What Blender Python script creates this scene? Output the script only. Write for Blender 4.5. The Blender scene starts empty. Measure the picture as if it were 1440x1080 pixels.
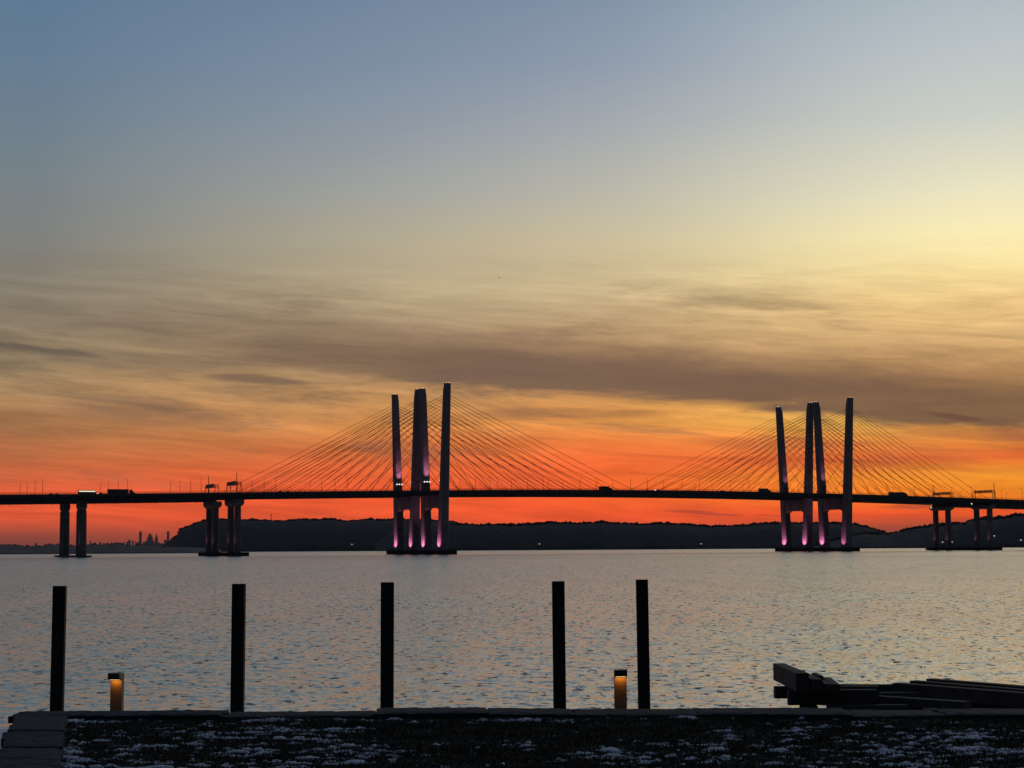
import bpy, math, random
import numpy as np
from mathutils import Matrix, Vector, Euler

# ------------------------------------------------------------------ camera
S = bpy.context.scene
C = S.collection
CAM_H, PITCH, ROLL = 4.2757, 0.0905654, 0.0062668
cam_d = bpy.data.cameras.new('camera')
cam = bpy.data.objects.new('camera', cam_d); C.objects.link(cam)
cam_d.sensor_width = 36; cam_d.lens = 2544.39/1440*36
cam_d.clip_start = 0.1; cam_d.clip_end = 200000
cp, sp, cr, sr = math.cos(PITCH), math.sin(PITCH), math.cos(ROLL), math.sin(ROLL)
X0 = Vector((1, 0, 0)); U0 = Vector((0, -sp, cp)); F0 = Vector((0, cp, sp))
R_ = cr*X0 - sr*U0; U_ = sr*X0 + cr*U0
M4 = Matrix((( R_.x, U_.x, -F0.x, 0), (R_.y, U_.y, -F0.y, 0), (R_.z, U_.z, -F0.z, CAM_H), (0, 0, 0, 1)))
cam.matrix_world = M4
S.camera = cam
S.view_settings.view_transform = 'Standard'; S.view_settings.look = 'None'
S.view_settings.exposure = 0.0; S.view_settings.gamma = 1

def lin(c):
    return tuple(((x/255)/12.92 if x/255 <= .04045 else ((x/255+.055)/1.055)**2.4) for x in c)

# ------------------------------------------------------------------ world: dusk sky, by direction
W = bpy.data.worlds.new('World'); S.world = W; W.use_nodes = True
nt = W.node_tree; nt.nodes.clear()
def node(t, **k):
    n = nt.nodes.new(t)
    for a, b in k.items(): setattr(n, a, b)
    return n
def put(sock, v):
    if isinstance(v, (int, float)): sock.default_value = v
    elif isinstance(v, tuple): sock.default_value = v if len(v) != 3 or sock.type != 'RGBA' else (*v, 1)
    else: nt.links.new(v, sock)
def m(op, a, b=0.0, c=0.0, clamp=False):
    n = node('ShaderNodeMath', operation=op, use_clamp=clamp)
    put(n.inputs[0], a); put(n.inputs[1], b)
    if len(n.inputs) > 2: put(n.inputs[2], c)
    return n.outputs[0]
def sstep(v, lo, hi):
    n = node('ShaderNodeMapRange', interpolation_type='SMOOTHSTEP'); n.clamp = True
    put(n.inputs['Value'], v); put(n.inputs['From Min'], lo); put(n.inputs['From Max'], hi)
    return n.outputs['Result']
def mix(f, a, b, mode='MIX'):
    n = node('ShaderNodeMix', data_type='RGBA', blend_type=mode)
    put(n.inputs[0], f); put(n.inputs[6], a); put(n.inputs[7], b)
    return n.outputs[2]
def ramp(v, stops):
    n = node('ShaderNodeValToRGB'); cr_ = n.color_ramp; cr_.interpolation = 'LINEAR'
    for i, (p, c) in enumerate(stops):
        e = cr_.elements[i] if i < 2 else cr_.elements.new(p)
        e.position = p
    for (p, c), e in zip(sorted(stops, key=lambda q: q[0]), cr_.elements):
        e.position = p; e.color = (*lin(c), 1)
    put(n.inputs[0], v)
    return n.outputs[0]
def noise(x, y, z, scale, detail, rough=.5, dist=0.0):
    cb = node('ShaderNodeCombineXYZ'); put(cb.inputs[0], x); put(cb.inputs[1], y); put(cb.inputs[2], z)
    n = node('ShaderNodeTexNoise'); n.inputs['Scale'].default_value = scale
    n.inputs['Detail'].default_value = detail; n.inputs['Roughness'].default_value = rough
    n.inputs['Distortion'].default_value = dist
    nt.links.new(cb.outputs[0], n.inputs['Vector'])
    return n.outputs['Fac']

tc = node('ShaderNodeTexCoord'); sx = node('ShaderNodeSeparateXYZ')
nt.links.new(tc.outputs['Generated'], sx.inputs[0])
dx, dy, dz = sx.outputs
el = m('ARCSINE', dz); az = m('ARCTAN2', dx, dy)
U = m('MULTIPLY', az, 3.62)               # +-1 near the sides of the view to the south-west
V = m('MULTIPLY', el, 2.50)               # elevation, 0 at the horizon
SKY_L = [(0, (110,62,54)), (.02, (168,74,54)), (.045, (236,92,52)), (.075, (242,94,52)), (.10, (222,104,60)), (.13, (190,108,64)), (.165, (168,114,74)),
         (.21, (172,134,94)), (.255, (160,138,104)), (.30, (136,122,102)), (.36, (134,126,112)), (.42, (128,130,126)), (.50, (119,131,138)), (.58, (110,128,144)), (.67, (100,125,149)), (.78, (92,120,147))]
SKY_C = [(0, (236,84,44)), (.03, (255,90,42)), (.08, (255,98,44)), (.11, (250,106,52)), (.14, (236,122,60)), (.17, (240,154,78)), (.205, (214,152,88)), (.24, (190,142,94)),
         (.30, (182,150,112)), (.36, (204,182,142)), (.42, (200,186,154)), (.48, (182,180,168)), (.57, (160,166,173)), (.67, (139,152,171)), (.78, (119,138,162))]
SKY_R = [(0, (124,66,52)), (.022, (160,76,52)), (.045, (248,90,36)), (.07, (255,140,34)), (.095, (255,158,46)), (.12, (224,104,48)), (.15, (240,150,62)),
         (.175, (255,196,84)), (.22, (214,160,100)), (.27, (214,172,116)), (.32, (242,204,138)), (.37, (254,230,164)), (.42, (254,240,184)), (.48, (238,231,196)), (.58, (204,208,199)), (.67, (186,195,199)), (.78, (165,179,188))]
# gentle large-scale warp so the colour bands are not ruled lines
wn = noise(m('MULTIPLY', U, 1.2), m('MULTIPLY', V, 5), 3.1, 1.0, 3)
Vw = m('ADD', V, m('MULTIPLY', m('SUBTRACT', wn, .5), m('MULTIPLY', sstep(V, .02, .2), .05)))
cl, cc, c_r = ramp(Vw, SKY_L), ramp(Vw, SKY_C), ramp(Vw, SKY_R)
fl = m('ADD', m('MULTIPLY', U, -.98), .08, clamp=True); fr = sstep(U, .0, 1.0)
base = mix(fl, cc, cl); base = mix(fr, base, c_r)
# --- clouds
Vs = m('ADD', V, m('MULTIPLY', U, .045))
n1 = noise(m('MULTIPLY', U, 1.7), m('MULTIPLY', Vs, 16), 0.0, 1.0, 10, .66, .45)
n2 = noise(m('MULTIPLY', U, 3.4), m('MULTIPLY', Vs, 52), 7.3, 1.0, 9, .68, .5)
n3 = noise(m('MULTIPLY', U, 1.0), m('MULTIPLY', Vs, 6), 2.2, 1.0, 4, .5, .2)
low = m('MULTIPLY', sstep(V, .0, .05), m('SUBTRACT', 1.0, sstep(V, .29, .43)))
# broad dull cloud on the left and centre
wis = m('MULTIPLY', sstep(n1, .49, .64), low)
wis = m('MULTIPLY', wis, sstep(V, .05, .15))
ccol = mix(fr, mix(fl, lin((120,96,80)) + (1,), lin((112,98,84)) + (1,)), lin((118,88,68)) + (1,))
base = mix(m('MULTIPLY', wis, m('SUBTRACT', .55, m('MULTIPLY', fr, .2))), base, ccol)
# fine streaks: lighter and darker
st = m('MULTIPLY', m('SUBTRACT', n2, .5), m('MULTIPLY', low, 1.3))
base = mix(1.0, base, node_v := m('ADD', 1.0, st), 'MULTIPLY') if False else base
sc = node('ShaderNodeVectorMath', operation='SCALE'); nt.links.new(base, sc.inputs[0]); nt.links.new(m('ADD', 1.0, st), sc.inputs['Scale'])
base = sc.outputs[0]
# the long dark band crossing the sky from upper left to the right
Vc = m('SUBTRACT', .252, m('MULTIPLY', U, .056))
dV = m('SUBTRACT', m('ADD', V, m('MULTIPLY', m('SUBTRACT', n1, .5), .10)), Vc)
up = sstep(dV, .066, .0); dn = sstep(dV, -.048, -.024)
band = m('MULTIPLY', m('MULTIPLY', up, dn), sstep(U, -.95, -.05))
bcol = mix(fr, lin((112,91,78)) + (1,), lin((108,82,68)) + (1,))
base = mix(m('MULTIPLY', band, m('ADD', .66, m('MULTIPLY', n3, .45))), base, bcol)
# a few separate lens-shaped cloud streaks (centre U, V, half width, half height, slope, strength)
def streak(b, uc, vc, a, h, sl, k, col):
    du = m('DIVIDE', m('SUBTRACT', U, uc), a)
    dv = m('DIVIDE', m('SUBTRACT', m('ADD', m('SUBTRACT', V, vc), m('MULTIPLY', m('SUBTRACT', n2, .5), .02)), m('MULTIPLY', m('SUBTRACT', U, uc), -sl)), h)
    q = m('ADD', m('POWER', m('ABSOLUTE', du), 2.0), m('POWER', m('ABSOLUTE', dv), 2.0))
    return mix(m('MULTIPLY', sstep(q, 1.0, .1), k), b, lin(col) + (1,))
base = streak(base, -.51, .232, .13, .008, .04, .6, (104,86,76))
base = streak(base, -.75, .255, .30, .016, .03, .35, (116,98,84))
base = streak(base, -.95, .270, .16, .005, .05, .7, (98,88,80))
base = streak(base, -.72, .185, .22, .022, .05, .4, (120,92,74))
base = streak(base, .10, .185, .25, .010, .02, .55, (150,104,72))
base = streak(base, .87, .172, .07, .0045, .10, .8, (112,78,60))
base = streak(base, .93, .150, .25, .012, .05, .5, (170,96,58))
base = streak(base, .38, .046, .10, .003, .05, .7, (176,70,50))
base = streak(base, .52, .043, .05, .002, .02, .5, (180,72,50))
base = streak(base, .80, .052, .10, .003, .03, .6, (176,74,48))
base = streak(base, .52, .142, .22, .012, .03, .45, (190,100,60))
# upper dome and the side behind the camera (dusk blue)
zen = mix(sstep(el, .31, .95), base, lin((66,78,96)) + (1,))
rear = mix(sstep(el, .0, .7), lin((28,32,44)) + (1,), lin((50,66,94)) + (1,))
fm = sstep(dy, -.25, .62)
sky = mix(fm, rear, zen)
ns = node('ShaderNodeTexSky', sky_type='NISHITA'); ns.sun_disc = False
ns.sun_elevation = math.radians(1.0); ns.sun_rotation = math.radians(24)
sky2 = mix(m('MULTIPLY', m('SUBTRACT', 1.0, fm), .02), sky, ns.outputs[0])
below = sstep(dz, .0, -.02)
sky2 = mix(below, sky2, (0.02, 0.022, 0.026, 1))
bg = node('ShaderNodeBackground'); nt.links.new(sky2, bg.inputs[0]); bg.inputs[1].default_value = 1.0
wo = node('ShaderNodeOutputWorld'); nt.links.new(bg.outputs[0], wo.inputs[0])
W.cycles.sampling_method = 'MANUAL'; W.cycles.sample_map_resolution = 1024

# ------------------------------------------------------------------ last light of the sun (low, off to the right)
sun_d = bpy.data.lights.new('sun', 'SUN'); sun_d.energy = 0.08; sun_d.angle = math.radians(0.5); sun_d.color = (1, .5, .25)
sun = bpy.data.objects.new('sun', sun_d); C.objects.link(sun)
a_, e_ = math.radians(24), math.radians(1.0)
sun.rotation_euler = Vector((-math.sin(a_)*math.cos(e_), -math.cos(a_)*math.cos(e_), -math.sin(e_))).to_track_quat('-Z', 'Y').to_euler()

# ------------------------------------------------------------------ materials
def mat(name, col, rough=.7, metal=0, nscale=None, namt=.3, bump=0, bscale=None, emit=None, estr=1, spec=.3, coord='Object'):
    M = bpy.data.materials.new(name); M.use_nodes = True; t = M.node_tree
    b = t.nodes['Principled BSDF']; b.inputs['Base Color'].default_value = (*col, 1)
    b.inputs['Roughness'].default_value = rough; b.inputs['Metallic'].default_value = metal
    b.inputs['Specular IOR Level'].default_value = spec
    if nscale:
        c = t.nodes.new('ShaderNodeTexCoord'); n = t.nodes.new('ShaderNodeTexNoise'); n.inputs['Scale'].default_value = nscale
        n.inputs['Detail'].default_value = 6
        t.links.new(c.outputs[coord], n.inputs['Vector'])
        r = t.nodes.new('ShaderNodeMapRange'); r.inputs['From Min'].default_value = .3; r.inputs['From Max'].default_value = .7
        r.inputs['To Min'].default_value = 1-namt; r.inputs['To Max'].default_value = 1+namt
        t.links.new(n.outputs['Fac'], r.inputs['Value'])
        s = t.nodes.new('ShaderNodeVectorMath'); s.operation = 'SCALE'; s.inputs[0].default_value = col
        t.links.new(r.outputs[0], s.inputs['Scale']); t.links.new(s.outputs[0], b.inputs['Base Color'])
        if bump:
            bn = t.nodes.new('ShaderNodeTexNoise'); bn.inputs['Scale'].default_value = bscale or nscale*4; bn.inputs['Detail'].default_value = 6
            t.links.new(c.outputs[coord], bn.inputs['Vector'])
            bp = t.nodes.new('ShaderNodeBump'); bp.inputs['Strength'].default_value = bump
            t.links.new(bn.outputs['Fac'], bp.inputs['Height']); t.links.new(bp.outputs[0], b.inputs['Normal'])
    if emit:
        b.inputs['Emission Color'].default_value = (*emit, 1); b.inputs['Emission Strength'].default_value = estr
    return M
M = dict(
    concrete=mat('pylon_concrete', (.14, .13, .14), .8, nscale=.12, namt=.2),
    pier=mat('pier_concrete', (.12, .115, .12), .8, nscale=.3, namt=.2),
    deckc=mat('deck_concrete', (.05, .05, .052), .8, nscale=.2),
    steel=mat('girder_steel', (.016, .022, .034), .6, nscale=.3),
    cable=mat('stay_sheath', (.10, .085, .075), .6, nscale=1),
    fender=mat('fender_timber', (.03, .03, .032), .85, nscale=.5),
    dmetal=mat('dark_metal', (.03, .03, .033), .5, .3, nscale=2),
    sign=mat('sign_back', (.035, .035, .035), .6, nscale=1),
    beacon=mat('beacon_lamp', (.8, .7, .5), .4, emit=(1, .86, .66), estr=1.5),
    flood=mat('flood_lamp', (.8, .8, .8), .4, emit=(1, .9, .95), estr=1.5),
    white_l=mat('white_lamp', (.8, .8, .8), .4, emit=(1, .95, .85), estr=1.6),
    pink_l=mat('headlamp', (.8, .8, .8), .4, emit=(1, .85, .95), estr=4.0),
    coach_l=mat('lit_windows', (.8, .7, .6), .4, emit=(1, .84, .62), estr=1.0),
    carp=mat('dark_car_paint', (.02, .022, .026), .4, nscale=3),
    trailer=mat('trailer_panel', (.05, .07, .08), .5, nscale=1),
    coach=mat('coach_paint', (.10, .09, .08), .5, nscale=1),
    tyre=mat('tyre', (.015, .015, .015), .9, nscale=3),
    glass=mat('car_glass', (.02, .025, .03), .15, nscale=3),
    timber=mat('weathered_timber', (.040, .034, .028), .8, nscale=6, namt=.35, bump=.5, bscale=30),
    post=mat('dark_stained_post', (.006, .0055, .005), .8, nscale=8, namt=.4, bump=.4),
    bronze=mat('bronze_metal', (.13, .07, .03), .5, .0, nscale=20, namt=.1),
    cap=mat('black_metal', (.022, .022, .024), .45, .3, nscale=20),
    led=mat('led_strip', (.9, .8, .6), .4, emit=(1, .62, .2), estr=1.6),
    slate=mat('bluestone', (.010, .0125, .020), .85, nscale=3, namt=.35, bump=.6, bscale=18),
    soil=mat('turf_soil', (.012, .011, .008), .95, nscale=5, namt=.5, bump=.6, bscale=30, coord='Generated'),
    snow=mat('old_snow', (.72, .72, .74), .6, nscale=9, namt=.14, bump=.5, bscale=40),
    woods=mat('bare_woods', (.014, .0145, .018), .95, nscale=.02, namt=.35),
    woods_hazed=mat('bare_woods_hazed', (.13, .10, .08), .95, nscale=.01, namt=.15),  # low shore: distance haze painted into the brown of the woods
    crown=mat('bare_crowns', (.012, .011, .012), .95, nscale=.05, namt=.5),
    crown_hazed=mat('bare_crowns_hazed', (.10, .075, .06), .95, nscale=.05, namt=.2),  # crowns there, lightened in colour to look haze-covered
    city=mat('city_facade', (.10, .08, .07), .8, nscale=.01, namt=.2),
    house=mat('house_siding', (.30, .28, .26), .8, nscale=1),
    roofm=mat('house_roof', (.05, .045, .045), .8, nscale=1),
    win=mat('lit_house_window', (.8, .7, .5), .4, emit=(1, .85, .65), estr=.55),
    bird=mat('dark_feathers', (.05, .045, .04), .8, nscale=5),
    wood=mat('utility_steel', (.03, .03, .03), .7, nscale=1),
    bank=mat('bank_stone', (.05, .05, .055), .9, nscale=1, namt=.4, bump=.5),
)
# grass blades: colour varied along the lawn
g = mat('winter_grass', (.032, .026, .013), .8, nscale=2.5, namt=.6); M['grass'] = g

# water: slopes of the wavelets come straight from noise in world coordinates
def water_mat():
    m_ = bpy.data.materials.new('river_water'); m_.use_nodes = True; t = m_.node_tree; N = t.nodes; L = t.links
    b = N['Principled BSDF']; b.inputs['Base Color'].default_value = (.84, .71, .49, 1)
    b.inputs['IOR'].default_value = 2.1
    geo = N.new('ShaderNodeNewGeometry')
    def mp(s, rot=0):
        q = N.new('ShaderNodeMapping'); q.inputs['Scale'].default_value = s; q.inputs['Rotation'].default_value = (0, 0, rot)
        L.new(geo.outputs['Position'], q.inputs['Vector']); return q.outputs[0]
    def nz(vec, det, rough=.55, dist=0):
        q = N.new('ShaderNodeTexNoise'); q.inputs['Scale'].default_value = 1; q.inputs['Detail'].default_value = det
        q.inputs['Roughness'].default_value = rough; q.inputs['Distortion'].default_value = dist; L.new(vec, q.inputs['Vector']); return q
    def vm(op, a, b_=None, s=None):
        q = N.new('ShaderNodeVectorMath'); q.operation = op
        for i, v in enumerate((a, b_)):
            if v is None: continue
            if isinstance(v, tuple): q.inputs[i].default_value = v
            else: L.new(v, q.inputs[i])
        if s is not None:
            if isinstance(s, (int, float)): q.inputs['Scale'].default_value = s
            else: L.new(s, q.inputs['Scale'])
        return q.outputs[0]
    def mm(op, a, b_, cl=False):
        q = N.new('ShaderNodeMath'); q.operation = op; q.use_clamp = cl
        for i, v in enumerate((a, b_)):
            if isinstance(v, (int, float)): q.inputs[i].default_value = v
            else: L.new(v, q.inputs[i])
        return q.outputs[0]
    small = nz(mp((3.4, 5.4, 1), .12), 4, .7, .4)
    swell = nz(mp((.9, 1.7, 1), -.1), 3, .6, .4)
    patch = nz(mp((.0045, .016, 1), .05), 3, .6)
    cat = nz(mp((.03, .09, 1), .1), 2, .5)
    amp = N.new('ShaderNodeMapRange'); amp.inputs['From Min'].default_value = .3; amp.inputs['From Max'].default_value = .7
    amp.inputs['To Min'].default_value = WAVE_LO; amp.inputs['To Max'].default_value = WAVE_HI
    L.new(mm('ADD', mm('MULTIPLY', patch.outputs['Fac'], .6), mm('MULTIPLY', cat.outputs['Fac'], .4)), amp.inputs['Value'])
    def bandf(lo, hi, a0, a1):
        q = N.new('ShaderNodeMapRange'); q.interpolation_type = 'SMOOTHSTEP'; q.inputs['From Min'].default_value = lo; q.inputs['From Max'].default_value = hi
        q.inputs['To Min'].default_value = a0; q.inputs['To Max'].default_value = a1
        sp_ = N.new('ShaderNodeSeparateXYZ'); L.new(geo.outputs['Position'], sp_.inputs[0])
        L.new(mm('ADD', sp_.outputs[1], mm('MULTIPLY', sp_.outputs[0], .35)), q.inputs['Value']); return q.outputs[0]
    gust = nz(mp((.22, .012, 1), .02), 4, .75)
    gm = N.new('ShaderNodeMapRange'); gm.inputs['From Min'].default_value = .3; gm.inputs['From Max'].default_value = .7; gm.inputs['To Min'].default_value = .55; gm.inputs['To Max'].default_value = 1.5
    L.new(gust.outputs['Fac'], gm.inputs['Value'])
    lane = mm('MULTIPLY', mm('MULTIPLY', bandf(680, 780, 1.0, 1.5), bandf(860, 1000, 1.0, .45)), gm.outputs[0])
    s1 = vm('SUBTRACT', small.outputs['Color'], (.5, .5, .5)); s2 = vm('SUBTRACT', swell.outputs['Color'], (.5, .5, .5))
    s = vm('ADD', vm('SCALE', s1, s=WAVE_SMALL), vm('SCALE', s2, s=WAVE_SWELL))
    s = vm('SCALE', s, s=mm('MULTIPLY', amp.outputs[0], lane))
    sep = N.new('ShaderNodeSeparateXYZ'); L.new(geo.outputs['Position'], sep.inputs[0])
    dist = N.new('ShaderNodeMapRange'); dist.inputs['From Min'].default_value = 45; dist.inputs['From Max'].default_value = 170
    dist.inputs['To Min'].default_value = NEAR_AMP; dist.inputs['To Max'].default_value = 1.0; L.new(sep.outputs[1], dist.inputs['Value'])
    def dash(sc_, rot, y0, y1, y2, y3, k):
        n_ = nz(mp(sc_, rot), 3, .6, .2)
        q = N.new('ShaderNodeMapRange'); q.interpolation_type = 'SMOOTHSTEP'; q.inputs['From Min'].default_value = .575; q.inputs['From Max'].default_value = .68
        q.inputs['To Max'].default_value = k; L.new(n_.outputs['Fac'], q.inputs['Value'])
        a = N.new('ShaderNodeMapRange'); a.inputs['From Min'].default_value = y0; a.inputs['From Max'].default_value = y1; L.new(sep.outputs[1], a.inputs['Value'])
        b2 = N.new('ShaderNodeMapRange'); b2.inputs['From Min'].default_value = y2; b2.inputs['From Max'].default_value = y3; b2.inputs['To Min'].default_value = 1; b2.inputs['To Max'].default_value = 0; L.new(sep.outputs[1], b2.inputs['Value'])
        return mm('MULTIPLY', q.outputs[0], mm('MULTIPLY', a.outputs[0], b2.outputs[0]))
    dsum = mm('ADD', dash((2.6, 1.5, 1), .1, 20, 30, 90, 150, 1.0), mm('ADD', dash((2.1, .5, 1), .05, 80, 130, 240, 420, .95), dash((1.3, .09, 1), .02, 220, 380, 3000, 6000, .75)))
    s = vm('SCALE', s, s=dist.outputs[0])
    cmb = N.new('ShaderNodeCombineXYZ'); L.new(mm('MULTIPLY', dsum, -1.0), cmb.inputs[1])
    s = vm('MULTIPLY', s, (.55, 1, 0)); s = vm('ADD', s, cmb.outputs[0]); s = vm('ADD', s, geo.outputs['Normal']); s = vm('NORMALIZE', s)
    L.new(s, b.inputs['Normal'])
    rr_ = N.new('ShaderNodeMapRange'); rr_.inputs['From Min'].default_value = 45; rr_.inputs['From Max'].default_value = 300; rr_.inputs['To Min'].default_value = .19; rr_.inputs['To Max'].default_value = .25
    L.new(sep.outputs[1], rr_.inputs['Value']); L.new(rr_.outputs[0], b.inputs['Roughness']); b.inputs['Metallic'].default_value = .66
    return m_
NEAR_AMP = .45
WAVE_LO, WAVE_HI, WAVE_SMALL, WAVE_SWELL = .7, 1.3, 2.1, 1.0
M['water'] = water_mat()

# ------------------------------------------------------------------ mesh helpers
class MB:
    def __init__(s): s.v = []; s.f = []
    def add(s, vs, fs):
        o = len(s.v); s.v += [tuple(v) for v in vs]; s.f += [tuple(i+o for i in f) for f in fs]; return s
    def box(s, x0, x1, y0, y1, z0, z1):
        return s.add([(x0,y0,z0),(x1,y0,z0),(x1,y1,z0),(x0,y1,z0),(x0,y0,z1),(x1,y0,z1),(x1,y1,z1),(x0,y1,z1)],
                     [(3,2,1,0),(4,5,6,7),(0,1,5,4),(1,2,6,5),(2,3,7,6),(3,0,4,7)])
    def loft(s, rings, caps=True):
        n = len(rings[0]); o = len(s.v)
        for r in rings: s.v += [tuple(p) for p in r]
        for k in range(len(rings)-1):
            for i in range(n):
                j = (i+1) % n; s.f.append((o+k*n+i, o+k*n+j, o+(k+1)*n+j, o+(k+1)*n+i))
        if caps:
            s.f.append(tuple(o+i for i in reversed(range(n)))); s.f.append(tuple(o+(len(rings)-1)*n+i for i in range(n)))
        return s
    def tube(s, a, b, r, n=6, r2=None):
        a, b = Vector(a), Vector(b); d = (b-a).normalized()
        u = d.orthogonal().normalized(); w = d.cross(u); r2 = r if r2 is None else r2
        R = lambda c, q: [c + u*q*math.cos(2*math.pi*i/n) + w*q*math.sin(2*math.pi*i/n) for i in range(n)]
        return s.loft([R(a, r), R(b, r2)])
    def build(s, name, ma, parent=None, loc=None, smooth=False):
        me = bpy.data.meshes.new(name); me.from_pydata(s.v, [], s.f); me.materials.append(M[ma]); me.update()
        if smooth: me.shade_smooth()
        o = bpy.data.objects.new(name, me); C.objects.link(o)
        if parent: o.parent = parent
        if loc: o.location = loc
        return o
def npmesh(name, V_, F_, ma, parent=None, smooth=False):
    me = bpy.data.meshes.new(name); n = len(V_); k = F_.shape[1]; nf = len(F_)
    me.vertices.add(n); me.vertices.foreach_set('co', np.asarray(V_, np.float32).ravel())
    me.loops.add(nf*k); me.loops.foreach_set('vertex_index', F_.astype(np.int32).ravel())
    me.polygons.add(nf); me.polygons.foreach_set('loop_start', np.arange(0, nf*k, k, dtype=np.int32)); me.polygons.foreach_set('loop_total', np.full(nf, k, np.int32))
    me.update(calc_edges=True); me.materials.append(M[ma])
    if smooth: me.shade_smooth()
    o = bpy.data.objects.new(name, me); C.objects.link(o)
    if parent: o.parent = parent
    return o
def tag(o, label, cat, group=None, kind=None):
    if label: o['label'] = label
    if cat: o['category'] = cat
    if group: o['group'] = group
    if kind: o['kind'] = kind
    return o
def empty(name, loc, rz=0, parent=None):
    o = bpy.data.objects.new(name, None); C.objects.link(o); o.location = loc; o.rotation_euler = (0, 0, rz); o.empty_display_size = .5
    if parent: o.parent = parent
    return o
def struct(o): o['kind'] = 'structure'; return o
def vnoise(nx, ny, cells, seed, aniso=1.0, octaves=4, rough=.5):
    rg = np.random.RandomState(seed); out = np.zeros((ny, nx)); a = 1; tot = 0
    for k in range(octaves):
        cx, cy = max(2, int(cells*aniso*2**k)), max(2, int(cells*2**k))
        gq = rg.rand(cy+2, cx+2)
        xs = np.linspace(0, cx-.001, nx); ys = np.linspace(0, cy-.001, ny)
        xi, yi = xs.astype(int), ys.astype(int); fx, fy = xs-xi, ys-yi; fx = fx*fx*(3-2*fx); fy = fy*fy*(3-2*fy)
        A = gq[np.ix_(yi, xi)]; B = gq[np.ix_(yi, xi+1)]; D = gq[np.ix_(yi+1, xi)]; E_ = gq[np.ix_(yi+1, xi+1)]
        out += a*((A*(1-fx)+B*fx)*(1-fy[:, None]) + (D*(1-fx)+E_*fx)*fy[:, None]); tot += a; a *= rough
    return out/tot
def grid_faces(nx, ny):
    i = np.arange(nx-1)[None, :] + nx*np.arange(ny-1)[:, None]; i = i.ravel()
    return np.stack([i, i+1, i+1+nx, i+nx], 1)

# ------------------------------------------------------------------ river
w = MB(); w.add([(-34000, -300, -.12), (34000, -300, -.12), (34000, 34500, -.12), (-34000, 34500, -.12)], [(0, 1, 2, 3)])
struct(w.build('river', 'water'))
# real wavelets on the stretch of water nearest the shore (short-crested wind waves, finer near the bank)
def waves():
    rg = np.random.RandomState(42)
    K = .0014; ny = int(math.log(520/36)/K); nx = 840
    ys = 36*np.exp(K*np.arange(ny)); us = np.linspace(-.42, .42, nx)
    Y = np.repeat(ys[:, None], nx, 1).astype(np.float32); Xx = (Y*us[None, :]).astype(np.float32)
    dyr = (K*ys)[:, None].astype(np.float32); dxr = (ys*.84/nx)[:, None].astype(np.float32)
    Z = np.zeros_like(Y)
    n = 72; lam = np.exp(np.linspace(math.log(.22), math.log(1.5), n))*(1+.1*rg.randn(n))
    for L_ in lam:
        th = math.radians(90-12) + rg.normal(0, .62); k = 2*math.pi/L_
        kx, ky = k*math.cos(th), k*math.sin(th)
        sl = SLOPE*(.75 if L_ > .8 else 1.0)*math.sqrt(2.0/n)
        att = np.clip((L_/(dyr*abs(math.sin(th))+1e-6)-2.2)/3, 0, 1)*np.clip((L_/(dxr*abs(math.cos(th))+1e-6)-2.2)/3, 0, 1)
        ph = kx*Xx + ky*Y + rg.rand()*6.283
        c = np.cos(ph); Z += (sl/k)*att*(c + .25*np.cos(2*ph))
    g_ = vnoise(nx, ny, 9, 15, aniso=.8, octaves=4); Z *= (.55 + .9*np.clip(g_*1.6-.3, 0, 1.2)).astype(np.float32)
    e = np.minimum(np.clip((.42-np.abs(us))/.03, 0, 1)[None, :], np.clip((520-ys)/120, 0, 1)[:, None]); e = np.minimum(e, np.clip((ys-36)/1.5, 0, 1)[:, None])
    e = e*e*(3-2*e); Z = Z*e - .125*(1-e)
    return npmesh('river_waves', np.stack([Xx, Y, Z], -1).reshape(-1, 3), grid_faces(nx, ny), 'water', smooth=True)
SLOPE = .10
struct(waves())

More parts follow.
